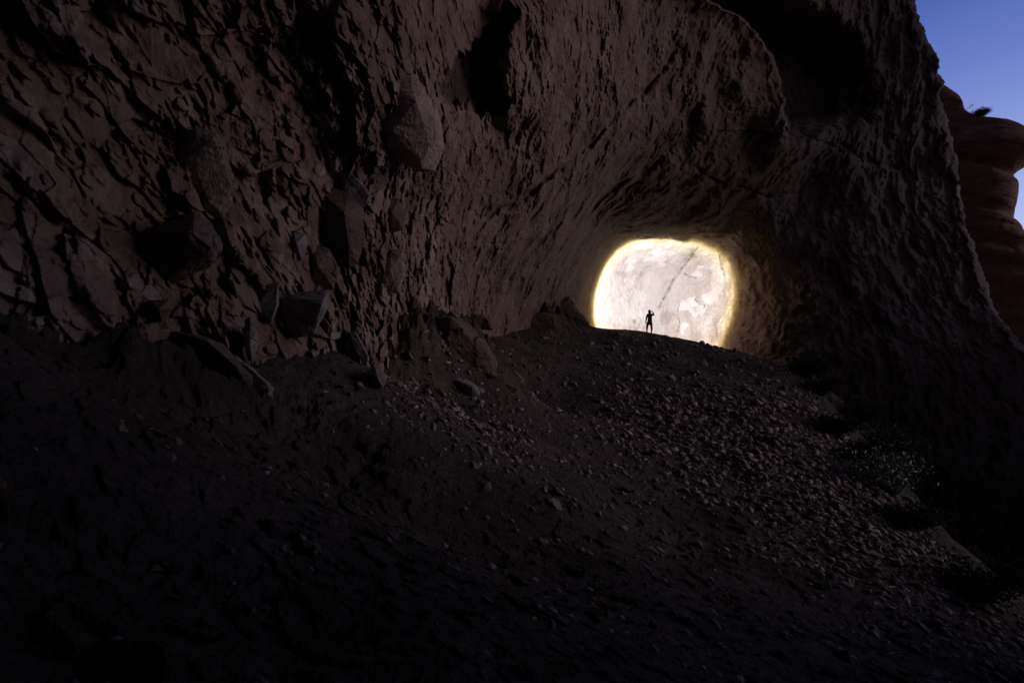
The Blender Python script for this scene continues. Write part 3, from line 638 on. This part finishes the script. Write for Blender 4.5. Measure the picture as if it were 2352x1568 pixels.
kf = dep_r/(CP+0*dep_r)
yr = dep_r; ty_ = (VC-vs_)/FPX
z_row = 1.6+yr*(SP+ty_*CP)/(CP-ty_*SP)
lat = hm[:, None]*shape(np.cos(th), .8)[None, :]; dpt = hy[:, None]*shape(np.sin(th), .8)[None, :]
X = (OD*np.sin(a_c))[:, None]+lat*np.cos(a_c)[:, None]+dpt*np.sin(a_c)[:, None]
Yy = (OD*np.cos(a_c))[:, None]-lat*np.sin(a_c)[:, None]+dpt*np.cos(a_c)[:, None]
Z = np.repeat(z_row[:, None], nth, 1)
pp = np.stack([X, Yy, Z], -1).reshape(-1, 3)
nrm = np.stack([np.cos(th)[None]*np.cos(a_c)[:, None]+np.sin(th)[None]*np.sin(a_c)[:, None], -np.cos(th)[None]*np.sin(a_c)[:, None]+np.sin(th)[None]*np.cos(a_c)[:, None], np.zeros((len(vs_), nth))], -1).reshape(-1, 3)
dip = pp[:, 2]+.42*(pp[:, 0]-75)
lay = noise(np.stack([dip*.45, dip*0+.5, dip*0+.3], -1), 80)
f_, e_ = facets(pp/np.array([3.5, 3.5, 2.5]), 81)
front = np.clip(-np.repeat(np.sin(th)[None], len(vs_), 0).ravel(), 0, 1)
g1 = np.exp(-((dip-np.median(dip[(np.abs(px(pp)[0]-2290) < 8) & (np.abs(px(pp)[1]-372) < 6)]))/.7)**2) if True else 0
disp = (.35*lay+.4*np.sign(lay)*np.abs(lay)**.35+.22*f_+.5*fbm(pp/4, 4, 82))*(.12+.88*front)-2.0*g1*front
pp = pp+nrm*disp[:, None]
outcrop = mesh_obj('rock_outcrop', pp, grid_faces(len(vs_), nth, True)[:, ::-1], M_out)
bmx = bmesh.new(); bmx.from_mesh(outcrop.data); bmx.verts.ensure_lookup_table(); bmx.faces.new([bmx.verts[i] for i in range(nth)]); bmx.to_mesh(outcrop.data); bmx.free()
tag(outcrop, kind='structure')

# ------------------------------------------------------------------ plants
M_twig = plain('twig_bark', (.06, .045, .035)); M_leaf = plain('dark_leaf', (.035, .075, .025), .6); M_pale = plain('pale_glossy_leaf', (.10, .145, .115), .4, .5)
M_brush = plain('brush_leaf', (.03, .034, .022), .9, .1); M_dry = plain('dry_stem', (.09, .08, .06))
def tube(pts, r0, r1, n=5):
    V, F = [], []
    for i, p in enumerate(pts):
        a = Vector(pts[min(i+1, len(pts)-1)])-Vector(pts[max(i-1, 0)]); a.normalize()
        s = a.orthogonal().normalized(); t = a.cross(s); r = r0+(r1-r0)*i/(len(pts)-1)
        for k in range(n):
            q_ = Vector(p)+(s*math.cos(6.283*k/n)+t*math.sin(6.283*k/n))*r; V.append(q_[:])
    for i in range(len(pts)-1):
        for k in range(n): F.append((i*n+k, i*n+(k+1) % n, (i+1)*n+(k+1) % n, (i+1)*n+k))
    return V, F
def add(VF, acc):
    b = len(acc[0]); acc[0].extend(VF[0]); acc[1].extend([tuple(i+b for i in f) for f in VF[1]])
def shrub(name, c, w_, h_, nb, nl, leaf, mat, label, cat, group, seed, up=.6):
    r = random.Random(seed); root = empty(name, c); tag(root, label, cat, group)
    st = ([], []); lf = ([], [])
    for b in range(nb):
        a = r.uniform(0, 6.283); rad = r.uniform(.15, 1)**.6; top = Vector((math.cos(a)*rad*w_/2, math.sin(a)*rad*w_/2, h_*r.uniform(.55, 1)*(1-.35*rad)))
        pts = [Vector((0, 0, -.1)), top*.35+Vector((r.gauss(0, .05), r.gauss(0, .05), h_*.08)), top*.7+Vector((r.gauss(0, .06), r.gauss(0, .06), .0))*w_, top]
        add(tube(pts, .02*h_+.004, .004, 4), st)
        for k in range(nl):
            t = r.uniform(.3, 1.05); i = min(2, int(t*3)); f = min(1, t*3-i); p = pts[i].lerp(pts[i+1], f)+Vector((r.gauss(0, .09*w_), r.gauss(0, .09*w_), r.gauss(0, .07*h_)))
            d = Vector((r.gauss(0, 1), r.gauss(0, 1), r.gauss(up, .7))).normalized(); s = d.orthogonal().normalized(); s.rotate(Matrix.Rotation(r.uniform(0, 6.28), 3, d))
            l = leaf*r.uniform(.6, 1.3); n_ = d.cross(s)*l*.08
            add(([(p)[:], (p+d*l*.45+s*l*.22+n_)[:], (p+d*l)[:], (p+d*l*.45-s*l*.22+n_)[:]], [(0, 1, 2, 3)]), lf)
    s_o = mesh_obj('stem', st[0], st[1], M_twig, root); l_o = mesh_obj('foliage', lf[0], lf[1], mat, root)
    return root
# on the outcrop's skyline
def sky_pt(u, v):
    a_ = float(_az(u, v)); y_ = OD*math.cos(a_); t_ = (VC-v)/FPX; return (OD*math.sin(a_), y_, 1.6+y_*(SP+t_*CP)/(CP-t_*SP))
shrub('bush', sky_pt(2254, 271), 2.6, 1.7, 60, 60, .17, M_leaf, 'round leafy bush silhouetted on top of the far rock outcrop', 'bush', None, 61)
rt = empty('sapling', sky_pt(2219, 252)); tag(rt, 'thin leaning sapling on the far outcrop, left of the round bush', 'plant')
acc = ([], []); add(tube([(0, 0, 0), (.35, 0, .25), (.75, 0, .5), (1.1, 0, .85)], .03, .012, 4), acc); add(tube([(.5, 0, .33), (.6, 0, .65), (.7, 0, .85)], .02, .01, 4), acc)
mesh_obj('stem', acc[0], acc[1], M_twig, rt)
lf = ([], []); r = random.Random(4)
for k in range(70):
    t = r.uniform(.3, 1); p = Vector((1.1*t, 0, .8*t*t+.1))+Vector((r.gauss(0, .09), r.gauss(0, .1), r.gauss(0, .09))); d = Vector((r.gauss(0, 1), r.gauss(0, 1), r.gauss(0, 1))).normalized(); s = d.orthogonal()*.04
    add(([p[:], (p+d*.06+s)[:], (p+d*.14)[:], (p+d*.06-s)[:]], [(0, 1, 2, 3)]), lf)
mesh_obj('foliage', lf[0], lf[1], M_leaf, rt)
# dark brush filling the gully on the right
def foot_at(u, v):
    d = np.geomspace(4, 58, 1500); p = P(np.full(1500, float(u)), np.full(1500, float(v)), d); g = ground_z(p[:, :2]); i = int(np.argmax(p[:, 2] < g))
    if i == 0: i = 1200
    return (float(p[i, 0]), float(p[i, 1]), gz_at(p[i, 0], p[i, 1])-.05), float(d[i])
BR = [(1885, 905, 60, 'low black shrub at the upper end of the gully', M_brush), (2020, 985, 110, 'faintly green shrub in the gully beneath the right cliff', M_leaf),
      (1990, 1070, 90, 'dark shrub touching the right edge of the scree', M_brush), (2045, 1135, 130, 'shrub with pale glossy leaves catching the light in the gully', M_pale),
      (2180, 1000, 150, 'tall black shrub against the foot of the right cliff', M_brush), (2300, 1080, 170, 'widest dark shrub at the right edge of the picture', M_brush),
      (2190, 1180, 150, 'dark shrub below and right of the pale leaved one', M_brush), (2310, 1290, 170, 'lowest dark shrub in the right corner of the gully', M_brush),
      (1960, 930, 80, 'small dark shrub left of the faintly green one', M_brush), (2110, 930, 110, 'dark shrub highest up on the gully bank', M_brush)]
BR += [(1860, 868, 60, 'small dark shrub nearest the crest on the right of the slope', M_brush), (1925, 1000, 70, 'small dark shrub hugging the scree edge, above the pale leaved one', M_brush),
       (2105, 1215, 90, 'small dark shrub hugging the scree edge, below the pale leaved one', M_brush), (2260, 1375, 120, 'small dark shrub at the scree edge, nearest the camera', M_brush),
       (2100, 1060, 130, 'dark shrub behind the pale leaved one', M_brush), (2240, 900, 150, 'dark shrub highest on the far right, at the cliff foot', M_brush)]
for i, (u, v, s, lab, m) in enumerate(BR):
    c, d = foot_at(u, v); wd = s*d/FPX
    shrub('shrub', c, wd*1.5, wd*.95, 34, 70, .05+.0035*d if m is not M_pale else .14, m, lab, 'shrub', 'shrubs in the dark gully', 200+i)
for u, v, hgt, lab, sd_ in ((1905, 818, 30, 'dry arching twig above the dark end of the slope', 1), (2125, 1240, 60, 'dry grass stalks beside the lower scree edge', 2)):
    c, d = foot_at(u, v+10); s = d/FPX; rt = empty('dry_plant', c); tag(rt, lab, 'plant'); r = random.Random(sd_); acc = ([], [])
    for k in range(9):
        a = r.uniform(-1.2, 1.2); hh = hgt*s*r.uniform(.5, 1)
        add(tube([(0, 0, 0), (a*hh*.3, r.gauss(0, .05), hh*.6), (a*hh*.8, r.gauss(0, .05), hh*.85), (a*hh*1.25, 0, hh*.7)], .012*d/25, .004, 4), acc)
    mesh_obj('stalk', acc[0], acc[1], M_dry, rt)

# ------------------------------------------------------------------ the person with the torch
PX, PY = P(1491, 763, 42.3)[:2]
fl = gz_at(PX-.15, PY); fr = gz_at(PX+.16, PY); pz = min(fl, fr)+.0
print('person', PX, PY, pz, px(np.array([PX, PY, pz])))
M_skin = plain('skin', (.20, .12, .09), .6); M_shirt = plain('black_shirt', (.018, .02, .022)); M_short = plain('black_shorts', (.012, .012, .014)); M_hat = plain('dark_hat', (.02, .02, .025)); M_shoe = plain('dark_shoe', (.02, .018, .018)); M_hair = plain('dark_hair', (.02, .014, .01))
FAT = 1.55
def skinned(name, J, E, mat, parent, root=0, sub=2):
    me = bpy.data.meshes.new(name); names = list(J); me.from_pydata([J[k][0] for k in names], [(names.index(a), names.index(b)) for a, b in E], [])
    me.materials.append(mat); o = bpy.data.objects.new(name, me); col.objects.link(o); o.parent = parent
    m = o.modifiers.new('skin', 'SKIN'); m.use_smooth_shade = True; m.branch_smoothing = .4
    for i, k in enumerate(names):
        rr_ = J[k][1]; rr_ = tuple(x*FAT for x in rr_) if isinstance(rr_, tuple) else rr_*FAT; me.skin_vertices[0].data[i].radius = rr_ if isinstance(rr_, tuple) else (rr_, rr_)
    me.skin_vertices[0].data[root].use_root = True
    m2 = o.modifiers.new('subdivision', 'SUBSURF'); m2.levels = sub; m2.render_levels = sub
    return o
person = empty('person', (PX, PY, pz)); tag(person, 'person in hat, sleeveless top and shorts, seen from behind, right hand raised with a torch', 'person')
dl, dr = fl-pz, fr-pz
J = dict(pelvis=((.05, 0, .86), (.15, .105)), waist=((.075, .0, 1.02), (.135, .10)), chest=((.08, .01, 1.24), (.165, .11)), collar=((.08, .01, 1.40), (.095, .075)), neck=((.085, .02, 1.47), .052), skull=((.075, .03, 1.56), (.072, .085)), crown=((.07, .03, 1.635), (.07, .08)), nose=((.06, .115, 1.565), .016),
         hipl=((-.05, 0, .82), .085), kneel=((-.135, .02, .47+dl*.5), .056), calfl=((-.15, .0, .33+dl), .056), anklel=((-.158, -.01, .085+dl), .036), heell=((-.158, -.03, .035+dl), .034), toel=((-.175, .16, .03+dl), .03),
         hipr=((.145, 0, .82), .085), kneer=((.19, .02, .47+dr*.5), .056), calfr=((.20, .0, .33+dr), .056), ankler=((.165, -.01, .085+dr), .036), heelr=((.165, -.03, .035+dr), .034), toer=((.185, .16, .03+dr), .03),
         shl=((-.11, .0, 1.37), .055), ell=((-.19, -.02, 1.08), .040), frl=((-.215, .0, .95), .037), wrl=((-.225, .02, .83), .026), pal=((-.222, .03, .76), (.036, .022)),
         f1=((-.235, .03, .70), .010), f1b=((-.232, .035, .665), .008), f2=((-.222, .045, .69), .010), f2b=((-.22, .05, .65), .008), f3=((-.212, .055, .695), .010), f3b=((-.208, .06, .66), .008), f4=((-.205, .06, .71), .009), f4b=((-.2, .065, .685), .007), th=((-.2, .02, .765), .011), thb=((-.19, .03, .73), .009),
         shr=((.265, .0, 1.365), .055), elr=((.42, .05, 1.37), .040), frr=((.37, .06, 1.46), .036), wrr=((.30, .08, 1.56), .026), par=((.275, .09, 1.605), (.034, .022)),
         g1=((.25, .10, 1.645), .010), g1b=((.235, .125, 1.64), .009), g2=((.262, .11, 1.65), .010), g2b=((.247, .135, 1.645), .009), g3=((.274, .12, 1.65), .010), g3b=((.26, .142, 1.642), .009), g4=((.285, .125, 1.635), .009), g4b=((.272, .145, 1.625), .008), tr=((.245, .08, 1.605), .011), trb=((.232, .10, 1.625), .009))
E = [('pelvis', 'waist'), ('waist', 'chest'), ('chest', 'collar'), ('collar', 'neck'), ('neck', 'skull'), ('skull', 'crown'), ('skull', 'nose'), ('pelvis', 'hipl'), ('hipl', 'kneel'), ('kneel', 'calfl'), ('calfl', 'anklel'), ('anklel', 'heell'), ('heell', 'toel'),
     ('pelvis', 'hipr'), ('hipr', 'kneer'), ('kneer', 'calfr'), ('calfr', 'ankler'), ('ankler', 'heelr'), ('heelr', 'toer'), ('collar', 'shl'), ('shl', 'ell'), ('ell', 'frl'), ('frl', 'wrl'), ('wrl', 'pal'),
     ('pal', 'f1'), ('f1', 'f1b'), ('pal', 'f2'), ('f2', 'f2b'), ('pal', 'f3'), ('f3', 'f3b'), ('pal', 'f4'), ('f4', 'f4b'), ('pal', 'th'), ('th', 'thb'),
     ('collar', 'shr'), ('shr', 'elr'), ('elr', 'frr'), ('frr', 'wrr'), ('wrr', 'par'), ('par', 'g1'), ('g1', 'g1b'), ('par', 'g2'), ('g2', 'g2b'), ('par', 'g3'), ('g3', 'g3b'), ('par', 'g4'), ('g4', 'g4b'), ('par', 'tr'), ('tr', 'trb')]
skinned('body', J, E, M_skin, person)
skinned('shirt', dict(a=((.065, 0, .90), (.15, .11)), b=((.078, 0, 1.03), (.15, .11)), c=((.08, .01, 1.24), (.17, .11)), d=((.08, .01, 1.385), (.12, .09)), e=((-.06, .0, 1.375), .062), f=((.215, .0, 1.372), .062)),
        [('a', 'b'), ('b', 'c'), ('c', 'd'), ('d', 'e'), ('d', 'f')], M_shirt, person)
skinned('shorts', dict(a=((.06, 0, .95), (.155, .12)), b=((.052, 0, .85), (.165, .125)), c=((-.045, 0, .76), .105), d=((-.09, .01, .58), .098), e=((.15, 0, .76), .105), f=((.178, .01, .58), .096)),
        [('a', 'b'), ('b', 'c'), ('c', 'd'), ('b', 'e'), ('e', 'f')], M_short, person)
def lathe(name, prof_, mat, parent, c, tilt=(0, 0, 0), sx=1, sy=1, n=24):
    V, F = [], []
    for r0, z0 in prof_:
        for k in range(n): V.append((r0*sx*math.cos(6.283185*k/n), r0*sy*math.sin(6.283185*k/n), z0))
    for i in range(len(prof_)-1):
        for k in range(n): F.append((i*n+k, i*n+(k+1) % n, (i+1)*n+(k+1) % n, (i+1)*n+k))
    o = mesh_obj(name, V, F, mat, parent, True); o.location = c; o.rotation_euler = tilt
    return o
lathe('hat', [(.155, -.055), (.158, -.062), (.10, -.012), (.098, .03), (.088, .085), (.06, .105), (.002, .11), (.002, .10), (.055, .095), (.08, .08), (.09, .03), (.093, -.008), (.155, -.055)], M_hat, person, (.068, .03, 1.635), (R(8), R(-12), 0))
lathe('hair', [(.02, -.09), (.07, -.085), (.084, -.03), (.086, .03), (.05, .05), (.002, .055)], M_hair, person, (.075, .015, 1.595), (0, 0, 0), 1, 1.05)
for sx, dz in ((-.16, dl), (.168, dr)):
    V = []
    for x, y, z, rx, ry, rz in ((0, -.045, .04, .045, .05, .05), (0, .12, .03, .05, .07, .035)):
        for a in range(10):
            for b in range(-2, 3):
                V.append(Vector((x+rx*math.cos(a*.628)*math.cos(b*.7), y+ry*math.sin(a*.628)*math.cos(b*.7), max(-.012, z+rz*math.sin(b*.7)))))
    bm = hull(V); me = bpy.data.meshes.new('shoe'); bm.to_mesh(me); bm.free(); me.materials.append(M_shoe); o = bpy.data.objects.new('shoe', me); col.objects.link(o); o.parent = person; o.location = (sx, 0, dz); o.rotation_euler = (0, 0, -sx*.5)
# torch, pointed at the back wall
tl = Vector((PX+.262, PY+.14, pz+1.655)); tgt = Vector(P(1499, 692, 58.5).tolist()); dv = (tgt-tl).normalized()
torch = empty('torch', tl); torch.scale = (1.5, 1.5, 1.5); torch.rotation_mode = 'QUATERNION'; torch.rotation_quaternion = dv.to_track_quat('Z', 'Y'); tag(torch, 'small black torch held up in the raised right hand, shining at the wall', 'torch')
M_tb = plain('torch_black', (.02, .02, .02), .4, .5)
m_l, t_, b_ = new_mat('torch_lens'); b_.inputs['Emission Color'].default_value = (1, .95, .85, 1); b_.inputs['Emission Strength'].default_value = 20
lathe('barrel', [(.001, -.085), (.014, -.085), (.015, -.08), (.015, .02), (.021, .035), (.023, .06), (.020, .06), (.019, .052), (.001, .052)], M_tb, torch, (0, 0, 0), n=16)
lathe('lens', [(.0185, .0535), (.010, .056), (.001, .0565)], m_l, torch, (0, 0, 0), n=16)
sl = bpy.data.lights.new('torch_beam', 'SPOT'); slo = bpy.data.objects.new('torch_beam', sl); col.objects.link(slo)
slo.location = tl+dv*.11; slo.rotation_euler = (-dv).to_track_quat('Z', 'Y').to_euler()
sl.energy = 84000; sl.shadow_soft_size = .02; sl.spot_size = R(110); sl.spot_blend = .3; sl.color = (1, 1, 1)
BEAM = 30.4
sl.use_nodes = True; n_ = sl.node_tree.nodes; l2 = sl.node_tree.links
em = n_['Emission']; tcl = n_.new('ShaderNodeTexCoord'); sp = n_.new('ShaderNodeSeparateXYZ'); l2.new(tcl.outputs['Normal'], sp.inputs[0])
ab = n_.new('ShaderNodeMath'); ab.operation = 'ABSOLUTE'; l2.new(sp.outputs['Z'], ab.inputs[0])
ac = n_.new('ShaderNodeMath'); ac.operation = 'ARCCOSINE'; l2.new(ab.outputs[0], ac.inputs[0])
dvn = n_.new('ShaderNodeMath'); dvn.operation = 'DIVIDE'; dvn.inputs[1].default_value = R(60); l2.new(ac.outputs[0], dvn.inputs[0])
rp = n_.new('ShaderNodeValToRGB'); l2.new(dvn.outputs[0], rp.inputs[0]); b0 = BEAM/60
rp.color_ramp.elements[0].position = 0; rp.color_ramp.elements[0].color = (.64, .73, .79, 1)
rp.color_ramp.elements[1].position = 1; rp.color_ramp.elements[1].color = (0, 0, 0, 1)
for p_, c_ in ((b0*.68, (.69, .77, .78, 1)), (b0*.80, (.84, .92, .82, 1)), (b0*.89, (1.0, 1.06, .78, 1)), (b0*.94, (.80, .80, .46, 1)), (b0*.98, (.36, .34, .14, 1)), (b0*1.02, (.14, .12, .045, 1)), (b0*1.08, (.045, .036, .014, 1)), (b0*1.18, (.012, .009, .004, 1)), (b0*1.4, (.005, .004, .0015, 1))):
    rp.color_ramp.elements.new(p_).color = c_
l2.new(rp.outputs[0], em.inputs['Color'])
